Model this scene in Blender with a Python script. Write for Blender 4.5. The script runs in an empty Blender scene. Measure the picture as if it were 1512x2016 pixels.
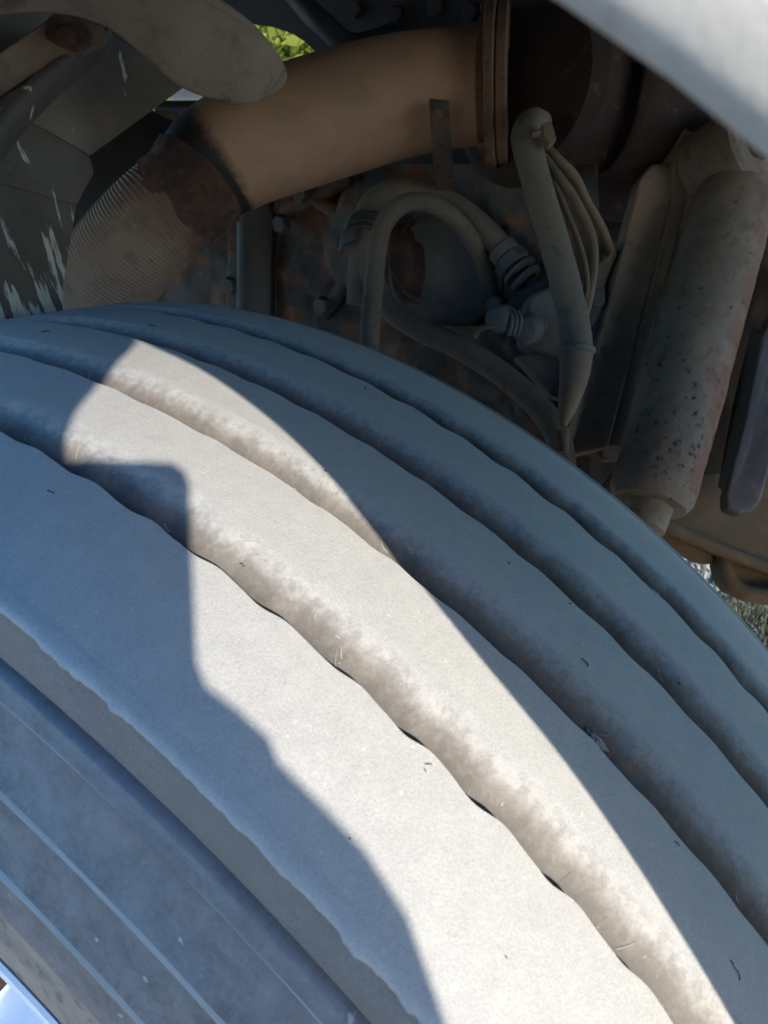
import bpy, bmesh, math, random
import numpy as np
from mathutils import Vector, Matrix, noise
random.seed(7)
S = bpy.context.scene
C = S.collection
# ------------------------------------------------------------------ camera
MR = Matrix(((-0.5273957293987035, -0.378456675292416, 0.760673576204941),
             (0.8496197647240813, -0.23492442454679896, 0.472182983746925),
             (0.0, 0.8953105939703767, 0.4454424096590811)))
CP = Vector((0.232611101216071, 0.3373946486990836, 0.5949975952536148))
F = 1552.66
cd = bpy.data.cameras.new('camera'); cam = bpy.data.objects.new('camera', cd); C.objects.link(cam)
cam.matrix_world = Matrix.Translation(CP) @ MR.to_4x4()
cd.sensor_fit = 'VERTICAL'; cd.sensor_height = 36; cd.sensor_width = 27
cd.lens = 36 * F / 2016
cd.clip_start = 0.005; cd.clip_end = 500
cd.dof.use_dof = True; cd.dof.focus_distance = 0.40; cd.dof.aperture_fstop = 24
S.camera = cam
# ------------------------------------------------------------------ light
SUN = Vector((0.603, 0.688, 0.404)).normalized()          # towards the sun
w = bpy.data.worlds.new('World'); S.world = w; w.use_nodes = True
nt = w.node_tree; nt.nodes.clear()
sky = nt.nodes.new('ShaderNodeTexSky'); sky.sky_type = 'NISHITA'; sky.sun_disc = False
sky.sun_elevation = math.asin(SUN.z); sky.sun_rotation = math.atan2(SUN.x, SUN.y)
sky.air_density = 1.2; sky.dust_density = 0.6; sky.ozone_density = 3.0
bg = nt.nodes.new('ShaderNodeBackground'); bg.inputs[1].default_value = 0.15
wo = nt.nodes.new('ShaderNodeOutputWorld')
hs = nt.nodes.new('ShaderNodeHueSaturation'); hs.inputs['Saturation'].default_value = 1.65
tn_ = nt.nodes.new('ShaderNodeMix'); tn_.data_type = 'RGBA'; tn_.blend_type = 'MULTIPLY'; tn_.inputs[0].default_value = 1; tn_.inputs[7].default_value = (1.02, .985, 1.08, 1)
nt.links.new(sky.outputs[0], hs.inputs['Color']); nt.links.new(hs.outputs[0], tn_.inputs[6]); nt.links.new(tn_.outputs[2], bg.inputs[0]); nt.links.new(bg.outputs[0], wo.inputs[0])
sl = bpy.data.lights.new('sun', 'SUN'); sl.energy = 3.15; sl.angle = math.radians(0.53); sl.color = (1, 0.93, 0.81)
so = bpy.data.objects.new('sun', sl); C.objects.link(so); so.rotation_euler = SUN.to_track_quat('Z', 'Y').to_euler()
S.view_settings.view_transform = 'Standard'; S.view_settings.look = 'None'; S.view_settings.gamma = 1
S.view_settings.exposure = 1.84
S.render.engine = 'CYCLES'
S.cycles.max_bounces = 8; S.cycles.diffuse_bounces = 5

# ------------------------------------------------------------------ helpers
def ray(px, py):
    return MR @ Vector(((px - 756) / F, -(py - 1008) / F, -1))
def atd(px, py, d):            # point at depth d (metres along the view axis)
    return CP + ray(px, py) * d
def atx(px, py, x):            # point on the plane X = x
    r = ray(px, py); return CP + r * ((x - CP.x) / r.x)

def link(ob, parent=None):
    C.objects.link(ob)
    if parent is not None: ob.parent = parent
    return ob
def tag(o, label=None, cat=None, group=None, kind=None):
    if label: o['label'] = label
    if cat: o['category'] = cat
    if group: o['group'] = group
    if kind: o['kind'] = kind
    return o
def empty(name, loc=(0, 0, 0)):
    o = bpy.data.objects.new(name, None); o.empty_display_size = 0.05; link(o); o.location = loc; return o
def mobj(name, verts, faces, m, parent=None, smooth=True, uvs=None, sharp=None):
    me = bpy.data.meshes.new(name)
    me.from_pydata([tuple(v) for v in verts], [], faces)
    if uvs is not None:
        ul = me.uv_layers.new(name='UVMap')
        li = np.zeros(len(me.loops), np.int32); me.loops.foreach_get('vertex_index', li)
        a = np.asarray(uvs, np.float32)[li]
        ul.data.foreach_set('uv', a.ravel())
    me.materials.append(m)
    me.polygons.foreach_set('use_smooth', [smooth] * len(me.polygons))
    me.validate()
    if smooth and sharp: me.set_sharp_from_angle(angle=math.radians(sharp))
    o = bpy.data.objects.new(name, me); link(o, parent)
    if parent is not None: o.matrix_parent_inverse = Matrix.Translation(-abs_loc(parent))
    return o
def abs_loc(o):
    v = Vector(o.location)
    while o.parent is not None:
        o = o.parent
        break
    return v if o is None or o.type == 'EMPTY' or True else v
def smoothpath(pts, n):
    P = [Vector(p) for p in pts]
    if len(P) == 2: return [P[0].lerp(P[1], i / n) for i in range(n + 1)]
    P = [P[0] * 2 - P[1]] + P + [P[-1] * 2 - P[-2]]
    out = []; seg = len(P) - 3
    for i in range(n + 1):
        u = i / n * seg; k = min(int(u), seg - 1); t = u - k
        a, b, c, d = P[k:k + 4]
        out.append(0.5 * ((2 * b) + (c - a) * t + (2 * a - 5 * b + 4 * c - d) * t * t + (3 * b - a - 3 * c + d) * t ** 3))
    return out
def interp(arr, u):
    if not isinstance(arr, (list, tuple)): return arr
    x = u * (len(arr) - 1); k = min(int(x), len(arr) - 2); return arr[k] + (arr[k + 1] - arr[k]) * (x - k)
def sweep(name, pts, rad, m, parent=None, n=60, seg=28, mod=None, flat=1.0, cap=True, bump=0.0, bs=30, sharp=50, up=None):
    P = smoothpath(pts, n); V = []; Fc = []; U = []
    T = [(P[min(i + 1, n)] - P[max(i - 1, 0)]).normalized() for i in range(n + 1)]
    N = Vector(up) if up else T[0].orthogonal()
    L = 0
    for i in range(n + 1):
        if i: L += (P[i] - P[i - 1]).length
        N = (N - T[i] * N.dot(T[i])).normalized(); B = T[i].cross(N)
        r0 = interp(rad, i / n)
        for j in range(seg):
            a = 2 * math.pi * j / seg
            r = r0
            if mod: r = mod(r, i / n, L, a)
            v = P[i] + (N * math.cos(a) + B * math.sin(a) * flat) * r
            if bump:
                nn = noise.noise(v * bs) + 0.5 * noise.noise(v * bs * 2.3)
                v += (v - P[i]).normalized() * nn * bump
            V.append(v); U.append((L, j / seg))
    for i in range(n):
        for j in range(seg):
            k = (j + 1) % seg
            Fc.append((i * seg + j, (i + 1) * seg + j, (i + 1) * seg + k, i * seg + k))
    if cap:
        Fc.append(tuple(range(seg))); Fc.append(tuple(reversed(range(n * seg, (n + 1) * seg))))
    return mobj(name, V, Fc, m, parent, True, U, sharp)
def lathe(name, c, axis, prof, m, parent=None, seg=48, sharp=35):
    """prof: (distance along axis, radius)"""
    A = Vector(axis).normalized(); N = A.orthogonal().normalized(); B = A.cross(N); c = Vector(c)
    V = []; Fc = []; n = len(prof)
    for (h, r) in prof:
        for j in range(seg):
            a = 2 * math.pi * j / seg
            V.append(c + A * h + (N * math.cos(a) + B * math.sin(a)) * max(r, 1e-5))
    for i in range(n - 1):
        for j in range(seg):
            k = (j + 1) % seg; Fc.append((i * seg + j, i * seg + k, (i + 1) * seg + k, (i + 1) * seg + j))
    return mobj(name, V, Fc, m, parent, True, None, sharp)
def hexnut(name, c, axis, r, h, m, parent):
    A = Vector(axis).normalized(); N = A.orthogonal().normalized(); B = A.cross(N); c = Vector(c)
    V = []; Fc = []
    for (hh, rr) in ((0, r), (h * .8, r), (h, r * .85)):
        for j in range(6):
            a = math.pi * j / 3; V.append(c + A * hh + (N * math.cos(a) + B * math.sin(a)) * rr)
    for i in range(2):
        for j in range(6):
            k = (j + 1) % 6; Fc.append((i * 6 + j, i * 6 + k, (i + 1) * 6 + k, (i + 1) * 6 + j))
    Fc.append(tuple(range(12, 18)))
    return mobj(name, V, Fc, m, parent, False)
def slab(name, pts, th, m, parent=None, bev=0.002, seg=2, nrm=None, bump=0, bs=10, sub=0, smooth=True):
    """plate whose front face is the polygon pts (3D), thickness th going back along its normal"""
    P = [Vector(p) for p in pts]
    if nrm is None:
        nrm = Vector((0, 0, 0))
        for i in range(len(P)): nrm += P[i].cross(P[(i + 1) % len(P)])
        nrm.normalize()
        if nrm.dot(CP - P[0]) < 0: nrm = -nrm
    nrm = Vector(nrm).normalized()
    bm = bmesh.new(); a = [bm.verts.new(p) for p in P]
    f = bm.faces.new(a)
    r = bmesh.ops.extrude_face_region(bm, geom=[f])
    vs = [g for g in r['geom'] if isinstance(g, bmesh.types.BMVert)]
    bmesh.ops.translate(bm, verts=vs, vec=-nrm * th)
    bmesh.ops.recalc_face_normals(bm, faces=bm.faces)
    if bev: bmesh.ops.bevel(bm, geom=bm.edges[:] , offset=bev, segments=seg, affect='EDGES', profile=0.6)
    if sub:
        bmesh.ops.triangulate(bm, faces=bm.faces[:])
        for _ in range(sub): bmesh.ops.subdivide_edges(bm, edges=[e for e in bm.edges if e.calc_length() > 0.012], cuts=1, use_grid_fill=False)
        bmesh.ops.triangulate(bm, faces=bm.faces[:])
    if bump:
        bm.normal_update()
        for v in bm.verts: v.co += nrm * (noise.noise(v.co * bs) + .5 * noise.noise(v.co * bs * 2.7)) * bump
    me = bpy.data.meshes.new(name); bm.to_mesh(me); bm.free()
    me.materials.append(m); me.polygons.foreach_set('use_smooth', [smooth] * len(me.polygons))
    if smooth: me.set_sharp_from_angle(angle=math.radians(40))
    o = bpy.data.objects.new(name, me); link(o, parent)
    if parent is not None: o.matrix_parent_inverse = Matrix.Translation(-Vector(parent.location))
    return o

# ------------------------------------------------------------------ materials
class NB:
    def __init__(s, name):
        s.m = bpy.data.materials.new(name); s.m.use_nodes = True; s.t = s.m.node_tree; s.t.nodes.clear()
        s.out = s.n('ShaderNodeOutputMaterial'); s.b = s.n('ShaderNodeBsdfPrincipled'); s.l(s.b.outputs[0], s.out.inputs[0])
        s.tc = s.n('ShaderNodeTexCoord')
    def n(s, t, **k):
        o = s.t.nodes.new(t)
        for a, v in k.items(): setattr(o, a, v)
        return o
    def l(s, a, b): s.t.links.new(a, b)
    def map(s, scale=(1, 1, 1), rot=(0, 0, 0), src='Object', loc=(0, 0, 0)):
        mp = s.n('ShaderNodeMapping'); mp.inputs['Scale'].default_value = scale; mp.inputs['Rotation'].default_value = rot
        mp.inputs['Location'].default_value = loc
        s.l(s.tc.outputs[src], mp.inputs[0]); return mp.outputs[0]
    def noise(s, scale, detail=6, rough=0.6, vec=None, dist=0.0):
        o = s.n('ShaderNodeTexNoise'); o.inputs['Scale'].default_value = scale; o.inputs['Detail'].default_value = detail
        o.inputs['Roughness'].default_value = rough; o.inputs['Distortion'].default_value = dist
        s.l(vec if vec is not None else s.tc.outputs['Object'], o.inputs['Vector']); return o.outputs['Fac']
    def ramp(s, fac, stops):
        r = s.n('ShaderNodeValToRGB'); e = r.color_ramp.elements
        while len(e) < len(stops): e.new(0.5)
        for i, (p, c) in enumerate(stops):
            e[i].position = p; e[i].color = (c if isinstance(c, (tuple, list)) else (c, c, c)) + ((1,) if not isinstance(c, (tuple, list)) or len(c) == 3 else ())  if isinstance(c, (tuple, list)) else (c, c, c, 1)
        s.l(fac, r.inputs[0]); return r.outputs[0]
    def mix(s, fac, a, b, mode='MIX'):
        o = s.n('ShaderNodeMix', data_type='RGBA', blend_type=mode)
        for i, v in ((0, fac), (6, a), (7, b)):
            if isinstance(v, (int, float)): o.inputs[i].default_value = v
            elif isinstance(v, (tuple, list)): o.inputs[i].default_value = tuple(v) + (1,)
            else: s.l(v, o.inputs[i])
        return o.outputs[2]
    def math(s, op, a, b=0.0):
        o = s.n('ShaderNodeMath', operation=op)
        for i, v in ((0, a), (1, b)):
            if isinstance(v, (int, float)): o.inputs[i].default_value = v
            else: s.l(v, o.inputs[i])
        return o.outputs[0]
    def col(s, c):
        if isinstance(c, (tuple, list)): s.b.inputs['Base Color'].default_value = tuple(c) + (1,)
        else: s.l(c, s.b.inputs['Base Color'])
    def rough(s, v):
        if isinstance(v, (int, float)): s.b.inputs['Roughness'].default_value = v
        else: s.l(v, s.b.inputs['Roughness'])
    def bump(s, h, strength, dist):
        o = s.n('ShaderNodeBump'); o.inputs['Strength'].default_value = strength; o.inputs['Distance'].default_value = dist
        s.l(h, o.inputs['Height']); s.l(o.outputs[0], s.b.inputs['Normal']); return o

def grime(name, c0, c1, c2=None, s=12, s2=60, rough=.8, bump=.4, bd=.002, spots=None, metal=0, spot_s=70, spot_t=(.60, .66), t=(.38, .62), t2=(.52, .68)):
    n = NB(name)
    a = n.noise(s, 8, .62, dist=.3); c = n.mix(n.ramp(a, [(t[0], 0), (t[1], 1)]), c0, c1)
    b = n.noise(s2, 8, .7)
    if c2: c = n.mix(n.ramp(b, [(t2[0], 0), (t2[1], 1)]), c, c2)
    if spots:
        v = n.noise(spot_s, 5, .55, dist=.6); c = n.mix(n.ramp(v, [(spot_t[0], 0), (spot_t[1], 1)]), c, spots)
    n.col(c); n.rough(rough); n.b.inputs['Metallic'].default_value = metal
    h = n.math('ADD', n.math('MULTIPLY', a, 1.0), n.math('MULTIPLY', n.noise(s2 * 6, 6, .7), .35))
    n.bump(h, bump, bd)
    return n.m

def rubber_tread(name, dust, dark, cov=(.30, .60), fibre=0.25, streak=True, brown=None, groove=False):
    n = NB(name)
    fine = n.noise(1300, 4, .8); mid = n.noise(120, 8, .7); big = n.noise(9, 5, .6, dist=.4)
    m1 = n.ramp(n.math('ADD', n.math('MULTIPLY', mid, .25), n.math('MULTIPLY', fine, .75)), [(cov[0], 0), (cov[1], 1)])
    c = n.mix(m1, dark, dust)
    lo = tuple(v * .80 for v in dust)
    c = n.mix(n.math('MULTIPLY', n.ramp(big, [(.42, 0), (.66, 1)]), .30), c, lo)
    if brown:
        c = n.mix(n.math('MULTIPLY', n.ramp(n.noise(26, 6, .65), [(.42, 0), (.6, 1)]), .7), c, brown)
    if groove:      # bare dark rubber deep in the groove, dust caught on its far slope, shade painted in by the near wall (UV.x runs across)
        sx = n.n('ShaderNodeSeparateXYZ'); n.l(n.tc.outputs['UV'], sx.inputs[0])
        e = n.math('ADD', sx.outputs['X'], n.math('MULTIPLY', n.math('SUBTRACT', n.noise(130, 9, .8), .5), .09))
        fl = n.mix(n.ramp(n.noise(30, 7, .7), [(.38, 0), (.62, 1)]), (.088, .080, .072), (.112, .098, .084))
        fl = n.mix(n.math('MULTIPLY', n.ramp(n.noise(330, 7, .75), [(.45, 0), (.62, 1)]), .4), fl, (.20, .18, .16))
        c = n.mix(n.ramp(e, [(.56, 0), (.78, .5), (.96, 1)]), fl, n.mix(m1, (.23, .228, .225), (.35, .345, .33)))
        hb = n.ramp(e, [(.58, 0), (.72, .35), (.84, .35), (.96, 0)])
        c = n.mix(n.ramp(e, [(.32, .9), (.56, 0)]), c, (.045, .042, .039))  # shade beside the near wall, painted into the colour
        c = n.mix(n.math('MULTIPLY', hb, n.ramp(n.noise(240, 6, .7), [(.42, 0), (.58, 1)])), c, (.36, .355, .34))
    # pale specks
    sp = n.ramp(n.noise(420, 3, .5), [(.70, 0), (.76, 1)])
    c = n.mix(n.math('MULTIPLY', sp, .5), c, tuple(min(1, v * 1.5) for v in dust))
    n.col(c); n.rough(n.math('ADD', n.math('MULTIPLY', big, .25), .52)); n.b.inputs['Specular IOR Level'].default_value = .5
    h = n.math('ADD', n.math('MULTIPLY', fine, .5), n.math('MULTIPLY', mid, 1.0))
    h = n.math('ADD', h, n.math('MULTIPLY', n.noise(2600, 3, .6), .25))
    n.bump(h, .45, .0009)
    return n.m
M_rib = rubber_tread('tread_dust', (.360, .350, .328), (.245, .238, .228), (.38, .64))
M_groove = rubber_tread('groove_dust_shade', (.25, .235, .215), (.17, .155, .14), (.38, .62), brown=(.20, .165, .135), groove=True)
M_should = rubber_tread('shoulder_dust', (.205, .195, .185), (.095, .092, .09), (.42, .60), brown=(.15, .138, .122))
def sidewall_mat():
    n = NB('sidewall_rubber')
    mid = n.noise(75, 10, .75, dist=.3); fine = n.noise(600, 8, .7); big = n.noise(9, 5, .6)
    m1 = n.ramp(n.math('ADD', n.math('MULTIPLY', mid, .7), n.math('MULTIPLY', fine, .3)), [(.38, 0), (.62, 1)])
    c = n.mix(m1, (.075, .076, .08), (.165, .165, .168))
    c = n.mix(n.math('MULTIPLY', n.ramp(big, [(.45, 0), (.65, 1)]), .4), c, (.15, .145, .15))
    sp = n.ramp(n.noise(170, 2, .5), [(.74, 0), (.77, 1)])
    c = n.mix(n.math('MULTIPLY', sp, .6), c, (.4, .4, .38))
    n.col(c); n.rough(.6)
    n.bump(n.math('ADD', mid, n.math('MULTIPLY', fine, .5)), .4, .001)
    return n.m
M_side = sidewall_mat()
M_bead = grime('bead_rubber_mud', (0.180, 0.153, 0.131), (0.270, 0.225, 0.180), (0.090, 0.081, 0.077), 25, 120, .8, .4)
M_ridge = grime('sidewall_ridge_dust', (.23, .23, .215), (.27, .265, .245), None, 30, 200, .7, .3)
M_dark = grime('black_grease', (.012, .011, .011), (.024, .018, .015), (.032, .022, .017), 8, 40, .8, .5, .003)
M_rim = grime('white_rim_paint', (.72, .74, .76), (.66, .68, .70), (.40, .37, .32), 8, 60, .3, .05, t2=(.66, .75))
M_fender = grime('pale_body_paint', (0.403, 0.398, 0.451), (0.381, 0.375, 0.428), (0.336, 0.330, 0.354), 6, 90, .35, .03, t2=(.6, .8))
M_lip = grime('fender_edge_rubber', (.33, .32, .30), (.27, .265, .25), (.2, .19, .17), 20, 120, .7, .3)
M_pipe = grime('tan_heat_stained_steel', (.26, .155, .09), (.22, .125, .07), (.29, .18, .11), 5, 18, .45, .12, .001, metal=0.25, spots=(.08, .035, .02), spot_s=34, spot_t=(.74, .77))
M_rust = grime('flaky_rust', (0.059, 0.022, 0.014), (0.089, 0.037, 0.021), (0.030, 0.019, 0.018), 26, 90, .95, 1.0, .006, spots=(0.106, 0.071, 0.047), spot_s=16, spot_t=(.56, .64), t2=(.46, .58))
M_flange = grime('flange_rust', (0.095, 0.048, 0.026), (0.132, 0.068, 0.036), (0.032, 0.017, 0.011), 20, 90, .8, .8, .002)
M_muff = grime('dark_rusty_sheet', (0.020, 0.011, 0.009), (0.034, 0.015, 0.010), (0.079, 0.045, 0.030), 22, 70, .85, .9, .003, t2=(.58, .66))
M_block = grime('oily_casting', (0.063, 0.060, 0.054), (0.135, 0.068, 0.038), (0.104, 0.080, 0.056), 17, 60, .85, .9, .004, spots=(0.183, 0.088, 0.047), spot_s=28, spot_t=(.58, .66), t=(.49, .56))
M_block2 = grime('grey_casting', (0.074, 0.074, 0.073), (0.104, 0.093, 0.083), (0.123, 0.105, 0.083), 14, 60, .8, .6, .002)
M_hose = grime('dusty_hose_rubber', (0.093, 0.073, 0.053), (0.121, 0.095, 0.067), (0.064, 0.051, 0.040), 18, 90, .85, .35, .001)
M_hose2 = grime('dusty_sleeve', (0.117, 0.082, 0.049), (0.146, 0.101, 0.059), (0.085, 0.063, 0.038), 18, 90, .85, .35, .001)
M_tie = grime('blue_grey_plastic', (0.037, 0.043, 0.050), (0.052, 0.055, 0.058), None, 30, 90, .6, .2)
M_bar = grime('brown_steel_bar', (0.185, 0.139, 0.100), (0.246, 0.168, 0.114), (0.125, 0.091, 0.073), 14, 60, .8, .4)
def shock_mat():
    # UV.x metres down the tube, UV.y round it: rust runs down one flank, paint pits gather at the lower end
    n = NB('pitted_damper_paint'); sx = n.n('ShaderNodeSeparateXYZ'); n.l(n.tc.outputs['UV'], sx.inputs[0])
    c = n.mix(n.ramp(n.noise(16, 8, .65), [(.38, 0), (.62, 1)]), (.20, .155, .112), (.145, .118, .092))
    v = n.math('ABSOLUTE', n.math('SUBTRACT', sx.outputs['Y'], FLANK)); v = n.math('MINIMUM', v, n.math('SUBTRACT', 1.0, v))
    fl = n.math('ADD', n.math('MULTIPLY', v, -2.2), n.noise(34, 8, .72))
    c = n.mix(n.ramp(fl, [(.12, 0), (.36, .9)]), c, (.150, .066, .032))
    c = n.mix(n.ramp(n.noise(70, 9, .8), [(.50, 0), (.64, .8)]), c, (.10, .06, .038))
    low = n.n('ShaderNodeMapRange'); n.l(sx.outputs['X'], low.inputs[0]); low.inputs[1].default_value = .10; low.inputs[2].default_value = .34; low.inputs[3].default_value = -.05; low.inputs[4].default_value = .05
    pt = n.ramp(n.math('ADD', n.noise(150, 3, .55), low.outputs[0]), [(.60, 0), (.70, .9)])
    c = n.mix(pt, c, (.028, .016, .011))
    n.col(c); n.rough(.8); n.bump(n.math('SUBTRACT', n.noise(160, 6, .7), pt), .7, .0012); return n.m
FLANK = .25
M_shock = shock_mat()
M_plate = grime('dark_steel_plate', (0.050, 0.052, 0.059), (0.074, 0.071, 0.065), (0.101, 0.085, 0.071), 12, 50, .7, .4)
M_beam = grime('muddy_beam', (0.118, 0.083, 0.048), (0.083, 0.063, 0.039), (0.146, 0.106, 0.059), 9, 45, .9, .7, .003)
M_mud = grime('muddy_brown_plastic', (.185, .138, .098), (.135, .102, .074), (.070, .055, .042), 9, 38, .85, .5, .0015, t=(.42, .58), t2=(.50, .70))
M_strap = grime('rusty_strap_steel', (.050, .042, .034), (.085, .062, .044), (.030, .024, .020), 40, 130, .9, .8, .002, spots=(.12, .06, .03), spot_s=70, spot_t=(.56, .64))
M_rail = grime('chassis_paint', (.012, .013, .018), (.02, .02, .026), (.035, .028, .024), 9, 50, .6, .4)
def flap_mat():
    n = NB('black_plastic_splashed')
    base = n.mix(n.ramp(n.noise(10, 8, .65), [(.35, 0), (.65, 1)]), (.036, .034, .032), (.095, .080, .062))
    v = n.map((60, 60, 9)); dr = n.noise(1.6, 6, .6, vec=v)
    sepz = n.n('ShaderNodeSeparateXYZ'); n.l(n.tc.outputs['Object'], sepz.inputs[0])
    # pale splashes lie thickest on the lowest part of the sheet
    hz = n.n('ShaderNodeMapRange'); n.l(sepz.outputs['Z'], hz.inputs[0])
    hz.inputs[1].default_value = .47; hz.inputs[2].default_value = .56; hz.inputs[3].default_value = .165; hz.inputs[4].default_value = -.02
    sp = n.ramp(n.math('ADD', dr, hz.outputs[0]), [(.63, 0), (.67, 1)])
    c = n.mix(n.math('MULTIPLY', sp, .85), base, (.40, .39, .35))
    n.col(c); n.rough(.6); n.bump(n.math('ADD', n.noise(40, 6, .6), sp), .35, .0015)
    return n.m
M_flap = flap_mat()
def flex_mat():
    n = NB('braided_steel_sleeve')
    c = n.mix(n.ramp(n.noise(9, 6, .6), [(.35, 0), (.65, 1)]), (.13, .088, .060), (.175, .122, .086))
    c = n.mix(n.ramp(n.noise(60, 6, .7), [(.55, 0), (.7, 1)]), c, (.08, .055, .038))
    sx = n.n('ShaderNodeSeparateXYZ'); n.l(n.tc.outputs['UV'], sx.inputs[0])
    e = n.math('ADD', sx.outputs['X'], n.math('MULTIPLY', n.math('SUBTRACT', n.noise(38, 8, .75), .5), .09))
    c = n.mix(n.ramp(e, [(.012, .95), (.040, 0)]), c, (.075, .038, .026))
    n.col(c); n.rough(.7)
    n.bump(n.noise(300, 4, .6), .4, .001); return n.m
M_flex = flex_mat()
def soot_mat():
    n = NB('sooty_steel')
    c = n.mix(n.ramp(n.noise(30, 8, .7), [(.4, 0), (.6, 1)]), (.012, .011, .011), (.035, .028, .024))
    n.col(c); n.rough(.9); n.bump(n.noise(120, 5, .6), .5, .001); return n.m
M_soot = soot_mat()
def pipe_mat():
    # UV.x = metres along the pipe; soot creeps up from its mouth with a ragged edge
    n = NB('exhaust_pipe_steel')
    base = n.mix(n.ramp(n.noise(5, 5, .55), [(.35, 0), (.65, 1)]), (.37, .222, .138), (.30, .176, .108))
    base = n.mix(n.math('MULTIPLY', n.ramp(n.noise(11, 9, .75, dist=.5), [(.46, 0), (.62, 1)]), .55), base, (.21, .135, .09))
    base = n.mix(n.math('MULTIPLY', n.ramp(n.noise(120, 8, .75), [(.5, 0), (.72, 1)]), .4), base, (.19, .12, .08))
    base = n.mix(n.ramp(n.noise(26, 2, .5), [(.73, 0), (.76, 1)]), base, (.10, .045, .025))
    sx = n.n('ShaderNodeSeparateXYZ'); n.l(n.tc.outputs['UV'], sx.inputs[0])
    e = n.math('ADD', sx.outputs['X'], n.math('MULTIPLY', n.math('SUBTRACT', n.noise(70, 8, .7), .5), .022))
    k = n.ramp(e, [(.022, 1), (.036, 0)])
    c = n.mix(k, base, (.014, .011, .010))
    n.col(c); n.rough(.62); n.b.inputs['Specular IOR Level'].default_value = .3
    n.bump(n.math('ADD', n.noise(180, 6, .6), n.math('MULTIPLY', n.noise(14, 5, .6), 3.0)), .3, .0012)
    return n.m
M_pipe = pipe_mat()

# ------------------------------------------------------------------ setting
def ground_mat():
    n = NB('gravel_and_grass')
    vo = n.n('ShaderNodeTexVoronoi'); vo.inputs['Scale'].default_value = 38; n.l(n.tc.outputs['Object'], vo.inputs['Vector'])
    g = n.mix(n.ramp(vo.outputs['Distance'], [(.1, 0), (.6, 1)]), (.33, .285, .24), (.14, .12, .10))
    g = n.mix(n.ramp(n.noise(14, 6, .6), [(.4, 0), (.6, 1)]), g, (.30, .26, .215))
    gr = n.mix(n.noise(30, 6, .7), (.035, .055, .018), (.07, .10, .03))
    k = n.ramp(n.noise(1.7, 5, .6), [(.52, 0), (.56, 1)])
    n.col(n.mix(k, g, gr)) if False else n.col(g); n.rough(.95); n.bump(vo.outputs['Distance'], .8, .02)
    return n.m
GZ = -0.49
gv = [(-150, -150, GZ), (150, -150, GZ), (150, 150, GZ), (-150, 150, GZ)]
tag(mobj('ground', gv, [(0, 1, 2, 3)], ground_mat(), smooth=False), kind='structure')

def on_ground(px, py, z=GZ):
    r = ray(px, py); return CP + r * ((z - CP.z) / r.z)
M_stone = grime('gravel_stone', (.24, .225, .20), (.15, .14, .13), (.31, .29, .265), 3, 25, .9, .4)
rs = random.Random(3); V = []; Fc = []
g0 = on_ground(1400, 1130)
for i in range(5000):
    c = g0 + Vector((rs.gauss(0, .45), rs.gauss(0, .45), 0)); s_ = rs.uniform(.006, .019); k = len(V)
    for j in range(6):
        a = j * math.pi / 3 + rs.uniform(-.3, .3); V.append(c + Vector((math.cos(a) * s_ * rs.uniform(.7, 1.2), math.sin(a) * s_, rs.uniform(0, .3) * s_)))
    for j in range(3):
        a = j * math.pi * 2 / 3 + rs.uniform(-.3, .3); V.append(c + Vector((math.cos(a) * s_ * .5, math.sin(a) * s_ * .5, s_ * rs.uniform(.7, 1.0))))
    Fc += [(k, k + 1, k + 6), (k + 1, k + 2, k + 6), (k + 2, k + 7, k + 6), (k + 2, k + 3, k + 7), (k + 3, k + 4, k + 7), (k + 4, k + 8, k + 7), (k + 4, k + 5, k + 8), (k + 5, k, k + 8), (k, k + 6, k + 8), (k + 6, k + 7, k + 8)]
tag(mobj('gravel', V, Fc, M_stone, None, False), kind='stuff')
M_grass = grime('grass_blade', (.035, .045, .022), (.055, .065, .032), None, 3, 20, .7, .1)
V = []; Fc = []; g1 = on_ground(1530, 1290)
for i in range(2600):
    c = g1 + Vector((rs.gauss(0, .20), rs.gauss(0, .12), 0)); h = rs.uniform(.03, .08); a = rs.uniform(0, 6.28); k = len(V)
    wv = Vector((math.cos(a), math.sin(a), 0)) * .0025; ln = Vector((rs.uniform(-.4, .4), rs.uniform(-.4, .4), 1)) * h
    V += [c - wv, c + wv, c + ln]; Fc.append((k, k + 1, k + 2))
tag(mobj('grass', V, Fc, M_grass, None, False), kind='stuff')

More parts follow.
